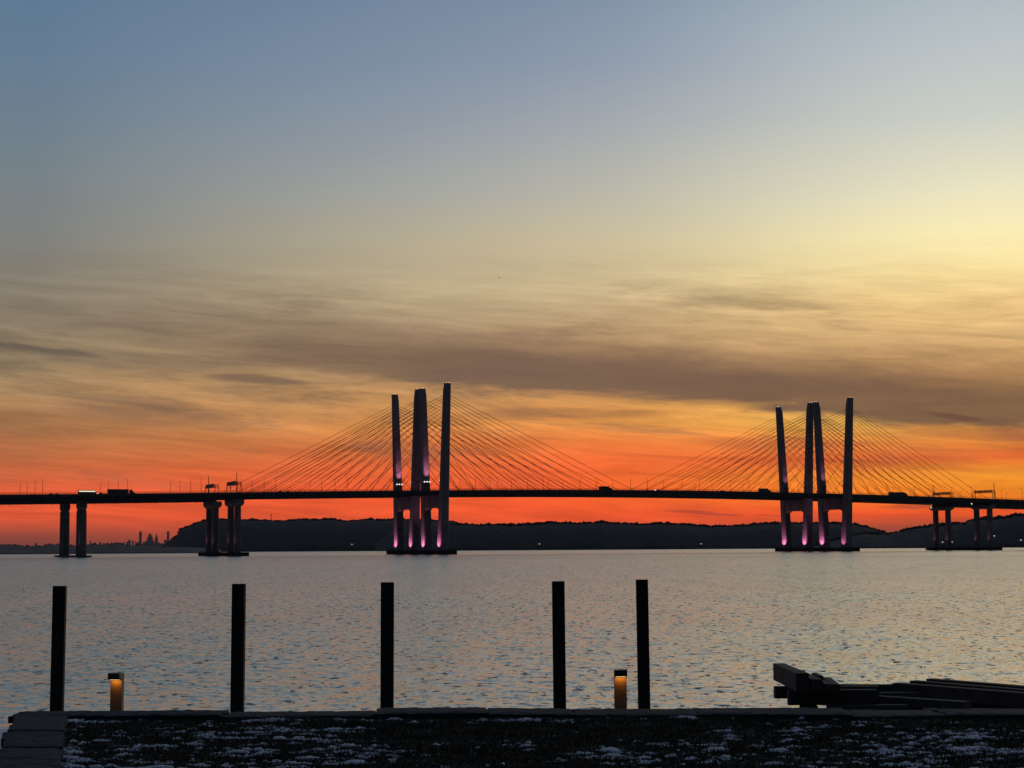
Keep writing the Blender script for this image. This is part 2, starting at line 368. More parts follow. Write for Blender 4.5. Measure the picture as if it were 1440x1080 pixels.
# ------------------------------------------------------------------ hills on the far shore
def hill(prof, Ys, Yc, name, ma, mc, seed, dx_=4.0, n_am=3.0, crowns=1500, cr=(3, 6), xmin=-1e9):
    xs = np.arange(prof[0][0], prof[-1][0], dx_); H = np.interp(xs, [p[0] for p in prof], [p[1] for p in prof])
    rg = np.random.RandomState(seed); nx = len(xs)
    rows = np.concatenate([np.linspace(0, 1, 22), [1.15, 1.5, 2.5]]); ny = len(rows)
    nz = vnoise(nx, ny, 6, seed, aniso=max(1, nx/60), octaves=5, rough=.6) - .5
    hf = rg.rand(ny, nx) - .5
    V_ = np.zeros((ny, nx, 3))
    for j, r in enumerate(rows):
        V_[j, :, 1] = Ys + (Yc-Ys)*r + nz[j]*30; V_[j, :, 0] = xs*V_[j, :, 1]/Yc
        q = min(r, 1); z = H*(1-(1-q)**1.7) if r <= 1 else H*(1 - .25*(r-1))
        V_[j, :, 2] = z + (nz[j]*9 + hf[j]*n_am)*min(1, q*3) - (2 if j == 0 else 0) + (1.5 if j == 1 else 0)
    o = npmesh(name, V_.reshape(-1, 3), grid_faces(nx, ny), ma)
    # bare winter woods on it: many ragged crowns, densest along the crest
    ph = (1+5**.5)/2
    ico = np.array([(-1,ph,0),(1,ph,0),(-1,-ph,0),(1,-ph,0),(0,-1,ph),(0,1,ph),(0,-1,-ph),(0,1,-ph),(ph,0,-1),(ph,0,1),(-ph,0,-1),(-ph,0,1)])/1.9
    fi = np.array([(0,11,5),(0,5,1),(0,1,7),(0,7,10),(0,10,11),(1,5,9),(5,11,4),(11,10,2),(10,7,6),(7,1,8),(3,9,4),(3,4,2),(3,2,6),(3,6,8),(3,8,9),(4,9,5),(2,4,11),(6,2,10),(8,6,7),(9,8,1)])
    vs = []; fs = []
    for k in range(crowns):
        i = rg.randint(nx); j = rg.randint(19, 22)
        if H[i] < 6 or xs[i] < xmin: continue
        c = V_[j, i] + (rg.rand(3)-.5)*[dx_, 8, 2] - [0, 0, 1]; R = cr[0] + rg.rand()**2*(cr[1]-cr[0])
        p = ico*(.55+.9*rg.rand(12, 1))*[R, R, R*(.7+.5*rg.rand())] + c
        fs.append(fi + 12*len(vs)); vs.append(p)
    w_ = npmesh('woodland', np.concatenate(vs), np.concatenate(fs), mc)
    w_['kind'] = 'stuff'
    return o, w_, V_
PAL = [(-932,-6),(-913,2),(-899,15),(-868,43),(-861,59),(-842,65),(-813,76),(-791,82),(-767,83),(-739,82),(-693,80),(-629,80),(-592,78),(-555,81),(-500,81),(-463,82),(-435,77),(-408,78),(-380,80),(-334,78),(-297,79),(-223,79),(-186,75),(-159,73),(-140,68),(-113,62),(-39,50),(71,24)]
CEN = [(-330,20),(-290,45),(-245,58),(-173,61),(-121,59),(-36,60),(32,60),(92,62),(134,63),(211,64),(305,58),(364,59),(407,57),(475,52),(543,53),(594,57),(646,60),(697,59),(748,59),(816,54),(850,47),(892,33),(985,8)]
RIG = [(615,4),(664,18),(715,29),(766,27),(795,34),(839,41),(883,46),(904,50),(923,48),(926,54),(970,57),(999,59),(1021,63),(1043,65),(1130,76),(1275,80),(1500,70)]
LEF = [(-1700,24),(-1300,22),(-1082,19),(-918,17),(-847,15),(-830,15),(-812,13),(-789,12),(-765,14),(-742,12),(-718,12),(-683,14),(-671,14),(-654,17),(-636,13),(-612,14),(-583,11),(-542,9),(-480,4)]
h, w1, _ = hill(LEF, 2700, 3000, 'low_shore', 'woods_hazed', 'crown_hazed', 5, 3, 1.0, 1600, (1.2, 2.6)); struct(h)
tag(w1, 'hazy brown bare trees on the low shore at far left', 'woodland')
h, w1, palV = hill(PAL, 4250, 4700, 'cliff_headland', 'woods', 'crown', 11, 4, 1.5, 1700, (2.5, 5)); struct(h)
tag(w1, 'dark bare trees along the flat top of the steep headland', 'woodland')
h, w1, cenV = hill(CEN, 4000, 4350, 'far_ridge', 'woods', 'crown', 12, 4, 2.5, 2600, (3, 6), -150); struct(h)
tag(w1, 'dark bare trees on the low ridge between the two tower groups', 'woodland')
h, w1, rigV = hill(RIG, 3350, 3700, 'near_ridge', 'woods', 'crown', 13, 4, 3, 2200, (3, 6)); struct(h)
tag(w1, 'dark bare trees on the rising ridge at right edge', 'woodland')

# ------------------------------------------------------------------ city skyline, 30 km away
def skyscraper(px_x, top, wid, kind, label, seed):
    rg = random.Random(seed); b = MB(); h_ = top
    ring = lambda hw, z: [(-hw,-hw,z),(hw,-hw,z),(hw,hw,z),(-hw,hw,z)]
    if kind == 'slab': b.box(-wid/2, wid/2, -wid/2, wid/2, 0, h_); b.box(-wid*.3, wid*.2, -wid*.3, wid*.2, h_, h_+6)
    elif kind == 'needle':
        b.box(-wid/2, wid/2, -wid/2, wid/2, 0, h_*.97); b.box(-wid*.36, wid*.36, -wid*.36, wid*.36, h_*.97, h_)
    elif kind == 'stepped':
        for k, (a, z) in enumerate(((2.6, .36), (1.9, .55), (1.3, .74), (.85, .86))):
            b.box(-wid*a/2, wid*a/2, -wid*a/2, wid*a/2, 0 if k == 0 else z0, h_*z); z0 = h_*z
        b.loft([ring(wid*.28, z0), ring(wid*.1, h_*.94), ring(1.5, h_)])
    elif kind == 'spired':
        b.box(-wid/2, wid/2, -wid/2, wid/2, 0, h_*.70); b.loft([ring(wid*.42, h_*.70), ring(wid*.22, h_*.86), ring(3, h_)])
    o = b.build('skyscraper', 'city', loc=(px_x, 30000, 0)); o.rotation_euler = (0, 0, rg.uniform(-.4, .4))
    tag(o, label, 'skyscraper', 'skyscrapers of the distant city'); return o
skyscraper(-6156, 322, 34, 'needle', 'slender hazy skyscraper, leftmost of the four tall ones on the skyline', 1)
skyscraper(-5997, 305, 62, 'stepped', 'broad stepped hazy skyscraper, second of the four tall ones', 2)
skyscraper(-5891, 280, 44, 'spired', 'tapering hazy skyscraper, third of the four tall ones', 3)
skyscraper(-5698, 322, 32, 'needle', 'slim hazy skyscraper nearest the foot of the headland', 4)
ORDS = 'first second third fourth fifth sixth seventh eighth ninth tenth eleventh twelfth thirteenth fourteenth fifteenth sixteenth seventeenth eighteenth nineteenth twentieth'.split() + ['twenty-'+q for q in 'first second third fourth fifth sixth seventh eighth ninth'.split()]
for k, (x, z, wd) in enumerate(sorted(((-6977,166,22),(-6818,153,24),(-6636,158,30),(-6500,138,30),(-6431,160,36),(-6375,150,30),(-6335,180,40),(-6280,165,22),(-6235,165,24),(-6190,140,50),
                                (-6100,140,40),(-6060,150,40),(-5940,150,44),(-5850,130,40),(-5790,118,60),(-5735,175,46),(-5660,150,40),(-6560,140,50),(-6610,128,60),(-6700,132,44),(-6760,128,40),(-6890,130,46),
                                (-7060,128,40),(-7200,132,30),(-7350,138,26),(-7520,126,40),(-7660,134,30),(-7880,138,28),(-8020,130,40)))):
    skyscraper(x, z, wd, 'slab' if k % 4 else 'spired', '%s small hazy block from the left on the distant city skyline' % ORDS[k], 20+k)

# ------------------------------------------------------------------ the bridges
BX, BY, AZ = -71.292, 1398.927, .441719
AX = Vector((math.cos(AZ), math.sin(AZ), 0)); TR = Vector((-math.sin(AZ), math.cos(AZ), 0))
def P(s, w_, z=0): return Vector((BX, BY, 0)) + AX*s + TR*w_ + Vector((0, 0, z))
_s = [-430,-324,-286,-207,-155,-69,16,132,190,262,404,448,557,700]; _z = [41.5,42.76,43.27,44.23,45.2,47.0,48.3,49.6,49.75,49.0,47.1,46.2,44.3,41.8]
_pf = np.polyfit(np.array(_s)/300., _z, 5)
def zp(s): return float(np.polyval(_pf, s/300.))
WC = 28.4; SP = 366.0
STAY_T = [62.5, 79, 88.5, 95, 100, 104, 107.3, 110, 112.4, 114.7, 116.9, 119]
def oct_ring(cx, cy, lx, ly, ch, z):
    a, b = lx/2, ly/2
    return [(cx-a, cy-b+ch, z), (cx-a+ch, cy-b, z), (cx+a-ch, cy-b, z), (cx+a, cy-b+ch, z), (cx+a, cy+b-ch, z), (cx+a-ch, cy+b, z), (cx-a+ch, cy+b, z), (cx-a, cy+b-ch, z)]
def spot(name, loc, target, energy, color, size, parent, blend=.6, rad=.35):
    d = bpy.data.lights.new(name, 'SPOT'); d.energy = energy; d.color = color; d.spot_size = size; d.spot_blend = blend; d.shadow_soft_size = rad
    o = bpy.data.objects.new(name, d); C.objects.link(o); o.location = loc
    o.rotation_euler = (Vector(target)-Vector(loc)).to_track_quat('-Z', 'Y').to_euler()
    o.parent = parent; return o
PINK = (1.0, .25, .50); PURP = (.85, .27, .42)
def bridge(side, label):
    # side -1: the nearer bridge; local x along the deck, local y across (outer side = side), origin at its left tower
    root = empty('cable_stayed_bridge', P(0, side*WC), AZ)
    tag(root, label, 'bridge', 'the twin cable-stayed bridges')
    # --- deck: slab with parapets
    ss = np.concatenate([np.arange(-430, -157, 13), [-157], np.arange(-150, 523, 8), [523], np.arange(530, 705, 13)])
    def sweep(prof_fn, sa=None, sb=None):
        b = MB(); rr = []
        for s in ss:
            if sa is not None and s < sa-.01: continue
            if sb is not None and s > sb+.01: continue
            z = zp(s); rr.append([(s, y, z+dz_) for y, dz_ in prof_fn])
        return b.loft(rr)
    b = sweep([(-14.6, -1.55), (14.6, -1.55), (14.6, 0), (14.2, 0), (14.1, -1.0), (-14.1, -1.0), (-14.2, 0), (-14.6, 0)])
    b.build('deck', 'deckc', root)
    # railing with posts on both parapets
    b = MB()
    for y in (-14.4, 14.4):
        b.loft([[(s, y-.07, zp(s)+1.12), (s, y+.07, zp(s)+1.12), (s, y+.07, zp(s)+1.27), (s, y-.07, zp(s)+1.27)] for s in ss])
        b.loft([[(s, y-.05, zp(s)+.55), (s, y+.05, zp(s)+.55), (s, y+.05, zp(s)+.63), (s, y-.05, zp(s)+.63)] for s in ss])
        for s in np.arange(-428, 700, 2.3): b.box(s-.08, s+.08, y-.09, y+.09, zp(s)-.02, zp(s)+1.25)
    b.build('railing', 'dmetal', root)
    # girders
    for sa, sb, dep, nm in ((-430, -157, 5.0, 1), (523, 700, 5.0, 1)):
        b = MB()
        for y in (-12.6, -4.5, 4.5, 12.6):
            rr = [[(s, y-.45, zp(s)-dep), (s, y+.45, zp(s)-dep), (s, y+.45, zp(s)-1.552), (s, y-.45, zp(s)-1.552)] for s in ss if sa-.01 <= s <= sb+.01]
            b.loft(rr)
        for s in np.arange(sa+6, sb-2, 15.2):
            b.box(s-.2, s+.2, -12.1, 12.1, zp(s)-dep+.6, zp(s)-1.56); b.box(s-.25, s+.25, side*13.1, side*13.1+.4, zp(s)-dep-.5, zp(s)-1.56)
        b.build('girder', 'steel', root)
    b = MB()
    for y in (-13.7, 13.7):
        b.loft([[(s, y-.6, zp(s)-3.4), (s, y+.6, zp(s)-3.4), (s, y+.6, zp(s)-1.552), (s, y-.6, zp(s)-1.552)] for s in ss if -156.5 <= s <= 522.5])
    for s in np.arange(-150, 520, 4.7): b.box(s-.25, s+.25, -13.0, 13.0, zp(s)-3.0, zp(s)-1.56)
    b.build('girder', 'steel', root)
    # --- towers
    for t in (0, SP):
        for o in (1, -1):                                     # outer leg, inner leg (o*side = direction across)
            yb = (43.36-WC)*side if o == 1 else (13.40-WC)*side
            yt = (52.83-WC)*side if o == 1 else (4.74-WC)*side
            q = -1 if (yb > 0) == (yt > 0) and yb > 0 else 1  # towards the deck
            q = -1 if yb > 0 else 1
            b = MB(); rr = []
            for z in (2.4, 20, 44, 70, 96, 118, 122.6):
                k = z/128; cy = yb+(yt-yb)*k; lx = 6.5-1.9*k; ly = 8.0-2.6*k
                rr.append(oct_ring(t, cy, lx, ly, .7, z))
            # bevelled head: the deck side is cut away
            cy = yt; lx, ly = 4.6, 5.3
            r = oct_ring(t, cy, lx, ly, .6, 127.9)
            r = [(x, (y if (y-cy)*q <= 0 else cy + (y-cy)*.12), z) for x, y, z in r]
            rr.append(r); b.loft(rr)
            leg = b.build('pylon_leg', 'concrete', root)
            for xx, yy in ((t-1, yt-q*1.0), (t+1, yt-q*1.6)):
                bb = MB(); bb.tube((xx, yy, 127.9), (xx, yy, 128.4), .22); bb.build('beacon', 'beacon', leg)
            zf = 55.0; cy = yb+(yt-yb)*zf/128; ly = 8.0-2.6*zf/128; face = cy+q*ly/2
            bx = MB(); bx.box(t-2.6, t+2.6, min(face, face+q*.9), max(face, face+q*.9), zf-.5, zf-.1)
            bx.build('light_bracket', 'dmetal', leg)
            lit = (t == 0)
            for k in (-2.1, 0, 2.1):
                fb = MB(); fb.box(t+k-.38, t+k+.38, min(face+q*.1, face+q*.7), max(face+q*.1, face+q*.7), zf, zf+.8)
                fb.build('floodlight', 'flood' if lit else 'dmetal', leg)
            # upward lights: the pile-cap flood washes the face toward the left, the deck flood the face toward the deck
            kb = 1.0 if not (t > 0 and side == -1 and o == 1) else .45
            spot('uplight', (t-3.2-4.4, yb, 3.7), (t-2.9, yb+(yt-yb)*.12, 13), 19000*kb, PINK, math.radians(88), leg, blend=.8, rad=.12)
            spot('uplight', (t, face+q*4.0, zf+.5), (t, cy+q*ly*.5, zf+30), (42000 if lit else 14000), PURP, math.radians(80), leg, blend=1.0)
        # crossbeam under the deck
        b = MB(); z1 = zp(t)-3.45; y0 = 15.9-WC; y1 = -y0-1.0
        ya, yb_ = sorted(((13.4+1.5-WC)*side, (44.0-2.0-WC)*side))
        b.loft([[(t-2.6, y, z0), (t+2.6, y, z0), (t+2.6, y, z1), (t-2.6, y, z1)] for y, z0 in ((ya, 33.5), (ya+3, 35.0), (yb_-3, 35.0), (yb_, 33.5))])
        b.build('crossbeam', 'concrete', root)
        # stays: 12 each way in both planes
        for o in (1, -1):
            yd = side*o*14.9
            for dr in (-1, 1):
                for k in range(12):
                    if dr*(1 if t == 0 else -1) > 0: s1 = 14.5 + 13.95*k
                    else: s1 = 14.0 + 12.75*k
                    zt = STAY_T[k]; yb = (43.36-WC)*side if o == 1 else (13.40-WC)*side; yt = (52.83-WC)*side if o == 1 else (4.74-WC)*side
                    ya_ = yb+(yt-yb)*zt/128
                    s_ = t+dr*s1; b = MB(); b.tube((t+dr*2.0, ya_, zt), (s_, yd, zp(s_)-1.9), .15, 6)
                    b.build('stay_cable', 'cable', root)
    # --- side piers
    for s, sep, ztop, zc, lc, wcap, rcol in ((-156.5, 17, zp(-157)-5.0, 35.6, 7.0, 27.0, 4.3), (523.5, 17.5, zp(523)-5.0, 36.0, 7.0, 27.5, 4.6), (-265.9, 8.5, zp(-266)-5.0, 32.4, 4.6, 15.5, 4.7)):
        b = MB(); hm = (ztop-zc)
        b.loft([oct_ring(s, 0, lc*.72, wcap*.80, .5, zc), oct_ring(s, 0, lc, wcap, .5, zc+hm*.38), oct_ring(s, 0, lc, wcap, .5, ztop-.02)])
        b.build('pier_cap', 'pier', root)
        for y in (-sep/2, sep/2):
            b = MB(); b.loft([oct_ring(s, y, rcol*1.08, rcol*.98, 1.0, 1.2), oct_ring(s, y, rcol, rcol*.92, 1.0, zc)])
            b.build('pier_column', 'pier', root)
    return root
near = bridge(-1, 'nearer of the twin cable-stayed bridges, its rightmost pylon leg standing tallest at each tower')
far = bridge(1, 'farther of the twin cable-stayed bridges, its leftmost pylon leg standing lowest at each tower')

# weak wash lights on the side piers
for s in (-156.5, 523.5):
    for root, sd in ((near, -1), (far, 1)):
        for y in (-8.5, 8.5): spot('pier_uplight', (s-6.5, y, 4), (s-1.5, y, 24), 2200, PURP, math.radians(60), root)
for y in (near,): spot('pier_uplight', (-265.9-6, -4, 4), (-267, -4, 26), 900, (.8, .8, 1), math.radians(60), near)

# pile caps with timber fenders (they carry both bridges)
for s, L_, W_, h_, lab in ((0, 17, 101, 3.1, 'dark fendered pile cap under the left tower group'), (SP, 17, 101, 3.1, 'dark fendered pile cap under the right tower group'),
                       (-156.5, 15, 80, 2.5, 'dark pile cap under the twin piers left of the left towers'), (523.5, 14, 88, 2.5, 'dark pile cap under the twin piers right of the right towers'),
                       (-265.9, 10, 82, 1.1, 'thin dark pile cap under the leftmost pair of piers')):
    r = empty('pile_cap', P(s, 0), AZ); tag(r, lab, 'pile cap', 'pile caps of the bridge piers')
    b = MB(); b.box(-L_/2+1, L_/2-1, -W_/2+1, W_/2-1, -1, h_-.4)
    b.build('footing', 'pier', r)
    b = MB()
    if h_ > 2:
        for sgn in (-1, 1):
            y_ = sgn*(W_/2-.5); b.box(-L_/2, L_/2, min(y_, y_-sgn*.48), max(y_, y_-sgn*.48), .5, h_)
            x_ = sgn*(L_/2-.5); b.box(min(x_, x_-sgn*.48), max(x_, x_-sgn*.48), -W_/2+1.0, W_/2-1.0, .5, h_-.01)
        for k in np.arange(-W_/2+.5, W_/2, 3.1):
            for x_ in (-L_/2+.1, L_/2-.1): b.box(x_-.35, x_+.35, k-.4, k+.4, -1, h_+.15)
        for k in np.arange(-L_/2+.5, L_/2, 3.1):
            for y_ in (-W_/2+.1, W_/2-.1): b.box(k-.4, k+.4, y_-.35, y_+.35, -1, h_+.15)
    else:
        for y_ in (-W_/2+.2, W_/2-.6): b.box(-L_/2, L_/2, y_, y_+.4, .2, h_+.1)
        for x_ in (-L_/2, L_/2-.4): b.box(x_, x_+.4, -W_/2+.7, W_/2-.7, .2, h_+.09)
    b.build('fender', 'fender', r)
    if h_ > 3:
        b = MB()
        for y_ in (-W_/2+1.6, W_/2-1.6):
            for x_ in np.arange(-L_/2+1, L_/2, 2.4): b.box(x_-.06, x_+.06, y_-.06, y_+.06, h_-.4, h_+1.0)
            b.box(-L_/2+1, L_/2-1, y_-.05, y_+.05, h_+1.0, h_+1.1)
        b.build('handrail', 'dmetal', r)

# navigation lamps on the right anchor piers
for (s, w_, z, lab) in ((520.5, -17, 40.6, 'small white lamp under the deck beside the rightmost pier column'), (519, 38, 38.5, 'small white lamp on the cap of the farther right pier'), (521, -33, 37.5, 'small white lamp on the nearer right pier, just below its cap')):
    r = empty('navigation_lamp', P(s, w_, z), AZ); tag(r, lab, 'lamp', 'white lamps on the right piers')
    b = MB(); b.tube((0, 0, 0), (0, 0, .75), .42, 8); b.build('lens', 'white_l', r)
    b = MB(); b.box(-.3, 1.6, -.25, .25, -.3, -.02); b.build('bracket', 'dmetal', r)

# ------------------------------------------------------------------ lamp posts on the decks
lm = MB(); lm.tube((0, 0, 0), (0, 0, 10.6), .16, 6, .11); lm.tube((0, 0, 10.55), (0, 2.2, 11.1), .08, 5); lm.box(-.22, .22, 2.0, 3.1, 11.02, 11.22)
proto = lm.build('street_lamp', 'dmetal')
ORD = 'first second third fourth fifth sixth seventh eighth ninth tenth eleventh twelfth thirteenth fourteenth fifteenth sixteenth seventeenth eighteenth nineteenth twentieth'.split()
LS = (-350, -295.5, -237.5, -185, -130, -75, 40, 85, 131, 177, 225, 272, 320, 410, 460, 500, 556, 610)
def where(s):
    if s < -157: return ORD[[-185, -237.5, -295.5, -350].index(s)] + ' left of the left gantries'
    if s < 0: return ORD[[-75, -130].index(s)] + ' left of the left towers'
    if s < 366: return ORD[[40, 85, 131, 177, 225, 272, 320].index(s)] + ' right of the left towers'
    if s < 523: return ORD[[410, 460, 500].index(s)] + ' right of the right towers'
    return ORD[[556, 610].index(s)] + ' right of the right gantries'
first = True
for s in LS:
    for w_, nm in ((-42.2, "nearer deck's near edge"), (-14.8, "nearer deck's far edge"), (14.8, "farther deck's near edge"), (42.2, "farther deck's far edge")):
        o = proto if first else proto.copy()
        if not first: C.objects.link(o)
        first = False
        o.location = P(s, w_, zp(s)-.95); o.rotation_euler = (0, 0, AZ + (0 if w_ in (-42.2, 14.8) else math.pi))
        tag(o, 'lamp post on the %s, %s' % (nm, where(s)), 'lamp post', 'lamp posts along the bridge decks')

# ------------------------------------------------------------------ sign gantries
def gantry(s, w_c, label, wm, solid):
    z = zp(s)-1; r = empty('sign_gantry', P(s, w_c, z), AZ); tag(r, label, 'sign gantry', 'overhead sign gantries on the bridges')
    b = MB()
    for x in (-1.1, 1.1):
        for zz in (6.6, 8.4): b.box(x-.14, x+.14, -13.8, 13.8, zz-.14, zz+.14)
    for k in range(12):
        y0 = -13.8+k*2.3
        for x in (-1.1, 1.1):
            b.tube((x, y0, 6.6 if k % 2 else 8.4), (x, y0+2.3, 8.4 if k % 2 else 6.6), .12, 5)
        b.tube((-1.1, y0, 8.4), (1.1, y0+2.3, 8.4), .09, 5)
    b.build('truss', 'dmetal', r)
    for y in (-13.2, 13.2):
        b = MB()
        for x in (-1.6, 1.6): b.tube((x*1.25, y, 0), (x*.7, y, 8.3), .24, 6)
        for zz in (2.2, 4.6): b.tube((-1.9+zz*.1, y, zz), (1.9-zz*.1, y, zz+1.4), .12, 5)
        b.build('support_frame', 'dmetal', r)
    rg = random.Random(int(s)+int(w_c))
    if solid: spans = [(-11.5, -1.0, 6.2, 9.2), (-.4, 9.6, 6.1, 9.0)]
    else: spans = [(-12.6+k*3.4, -12.6+k*3.4+2.5, 6.9, 9.0-(k % 2)*.3) for k in range(7)]
    for y0, y1, z0, z1 in spans:
        b = MB(); b.box(-2.0, -1.8, y0, y1, z0, z1); b.box(-1.8, -1.3, y0+.3, y0+.5, z0+.2, z0+.4); b.box(-1.8, -1.3, y1-.5, y1-.3, z1-.4, z1-.2)
        b.build('sign_panel', 'sign', r)
    b = MB(); b.tube((0, wm-w_c, 0), (0, wm-w_c, 15.4), .34, 8, .24); b.box(-.4, .4, wm-w_c-.4, wm-w_c+.4, 0, .6); b.build('camera_mast', 'dmetal', r)
gantry(-157, -WC, 'dark sign gantry with solid panels on the nearer deck, left of left towers', -35.5, True)
gantry(-157, WC, 'smaller looking dark sign gantry behind it on the farther deck, left of left towers', 38, True)
gantry(525, -WC, 'open truss sign gantry on the nearer deck at far right', -42.0, False)
gantry(525, WC, 'open truss sign gantry on the farther deck, right of right towers', 41.8, False)

# ------------------------------------------------------------------ vehicles on the nearer deck
def wheel(parent, x, y, r=.5):
    b = MB(); b.tube((x, y-.14, r), (x, y+.14, r), r, 12); b.build('wheel', 'tyre', parent)
def vroot(name, s, w_, label, cat):
    r = empty(name, P(s, w_, zp(s)-.98), AZ); tag(r, label, cat, 'vehicles crossing the bridges'); return r
def semi(s, w_, label, L=14.5):
    r = vroot('semi_truck', s, w_, label, 'truck')
    b = MB(); b.box(-L/2-2, L/2-2, -1.3, 1.3, 1.15, 4.15); b.box(-L/2-1.6, L/2-2.4, -.5, .5, .8, 1.14); b.build('trailer', 'trailer', r)
    b = MB(); x = L/2-1.1
    b.loft([[(x, y, .6), (x+3.6, y, .6), (x+3.6, y, 1.9), (x+2.3, y, 2.3), (x+1.9, y, 3.3), (x+.9, y, 3.9), (x, y, 3.9)] for y in (-1.2, 1.2)])
    b.build('cab', 'carp', r)
    for xx in (-L/2-1, -L/2+.3, L/2-3.5+.3, L/2-.4, L/2+1.9):
        for y in (-1.15, 1.15): wheel(r, xx, y)
    return r
def box_truck(s, w_, label):
    r = vroot('box_truck', s, w_, label, 'truck')
    b = MB(); b.box(-5, 3, -1.25, 1.25, 1.0, 4.0); b.box(-4.8, 3.2, -.5, .5, .7, .99); b.build('cargo_box', 'trailer', r)
    b = MB(); b.loft([[(3.2, y, .6), (6, y, .6), (6, y, 1.6), (5.4, y, 1.9), (4.7, y, 2.9), (3.2, y, 3.0)] for y in (-1.15, 1.15)]); b.build('cab', 'carp', r)
    for xx in (-3.2, 4.7):
        for y in (-1.1, 1.1): wheel(r, xx, y)
def car(s, w_, label, lit=False, name='car'):
    r = vroot(name, s, w_, label, 'car')
    b = MB(); b.loft([[(-2.3, y, .4), (2.3, y, .4), (2.35, y, .8), (1.3, y, 1.05), (-1.9, y, 1.1), (-2.35, y, .95)] for y in (-.92, .92)]); b.build('body', 'carp', r)
    b = MB(); b.loft([[(-1.8, y, 1.08), (1.2, y, 1.04), (.4, y, 1.7), (-1.3, y, 1.75)] for y in (-.8, .8)]); b.build('cabin', 'glass', r)
    for xx in (-1.45, 1.45):
        for y in (-.85, .85): wheel(r, xx, y, .34)
    for y in (-.65, .65):
        b = MB(); b.box(-2.48, -2.3, y-.3, y+.3, .95, 1.35) if lit else b.box(2.36, 2.42, y-.15, y+.15, .6, .78)
        b.build('headlight', 'pink_l' if lit else 'glass', r)
def coach(s, w_, label):
    r = vroot('coach', s, w_, label, 'coach')
    b = MB(); b.loft([[(-6, y, .5), (6, y, .5), (6.1, y, 2.0), (5.7, y, 3.75), (-5.9, y, 3.8), (-6.05, y, 2)] for y in (-1.25, 1.25)]); b.build('body', 'coach', r)
    b = MB(); b.box(-5.8, 5.5, -1.31, -1.252, 2.55, 3.3); b.box(-5.8, 5.5, 1.252, 1.31, 2.55, 3.3); b.build('window_strip', 'coach_l', r)
    for xx in (-4, 3.9):
        for y in (-1.1, 1.1): wheel(r, xx, y)
car(-288.5, -37, 'dark car near the left edge of the photo, left of the lit coach', name='car')
car(-283.6, -33, 'low dark car just right of the leftmost car on the deck')
coach(-264, -36, 'coach with a bright strip of lit windows above the leftmost piers')
car(-254, -36, 'car with pinkish lit lamps just right of the lit coach', lit=True)
semi(-240.5, -36, 'long dark semi truck between the lit coach and the left gantries')
car(-124.5, -36, 'dark car just right of the left sign gantries')
car(-117, -32, 'second dark car right of the left sign gantries')
box_truck(142, -37, 'dark box truck on the deck midway between the two tower groups')
car(251, -36, 'dark car left of the right tower group, nearest midspan')
box_truck(291, -36, 'small dark box truck just left of the right towers')
semi(426, -36, 'long dark semi truck between the right towers and right gantries')
car(188, -40, 'car with lit lamps right of the midspan box truck', lit=True)

# ------------------------------------------------------------------ houses on the far shore
def house(x, y, z, label, sc=1.0, col='house'):
    r = empty('house', (x, y, z), 0.2*math.sin(x)); tag(r, label, 'house', 'houses on the far shore')
    b = MB(); b.box(-5*sc, 5*sc, -4*sc, 4*sc, -3, 5.2*sc); b.build('wall', col, r)
    b = MB(); b.loft([[(xx, -4.6*sc, 5.2*sc), (xx, 4.6*sc, 5.2*sc), (xx, 0, 8.4*sc)] for xx in (-5.5*sc, 5.5*sc)]); b.build('roof', 'roofm', r)
    b = MB(); b.box(-1.1, 1.1, -4*sc-.12, -4*sc-.03, 1.6, 3.6); b.build('window', 'win', r)
def zat(V_, x, y):
    i = np.argmin((V_[..., 0]-x)**2+(V_[..., 1]-y)**2); return float(V_.reshape(-1, 3)[i, 2])
for x, y, Vv, lab in ((58, 4040, cenV, 'lone shore house with a lit window between the two tower groups'), (417, 4035, cenV, 'dim shore house left of the right tower group'),
                      (800, 3390, rigV, 'lit shore house between the piers of the farther right pier'), (817, 3385, rigV, 'lit shore house just right of the farther right pier'),
                      (945, 3385, rigV, 'lit shore house at the right edge of the photo'), (905, 3420, rigV, 'dim house behind the nearer right pier'), (-380, 4290, palV, 'dim house at the foot of the headland left of the left towers')):
    house(x, y, zat(Vv, x, y)+1.5, lab)
# transmitter mast on the headland
r = empty('transmission_mast', (-625, 4690, 78)); tag(r, 'tiny lattice mast on the flat top of the headland', 'mast')
b = MB()
for a in (0, 2.09, 4.19): b.tube((2.2*math.cos(a), 2.2*math.sin(a), 0), (.5*math.cos(a), .5*math.sin(a), 19), .35, 5)
for k in range(6): b.tube((2*math.cos(k), 2*math.sin(k), k*3), (1.4*math.cos(k+2.1), 1.4*math.sin(k+2.1), k*3+3), .2, 4)
b.build('lattice', 'wood', r)
b = MB(); b.box(-3.2, 3.4, -.25, .25, 16.6, 17.1); b.box(-2.0, 2.4, -.2, .2, 13.2, 13.6); b.tube((0, 0, 19), (0, 0, 21.5), .25, 5); b.build('antenna_arm', 'wood', r)

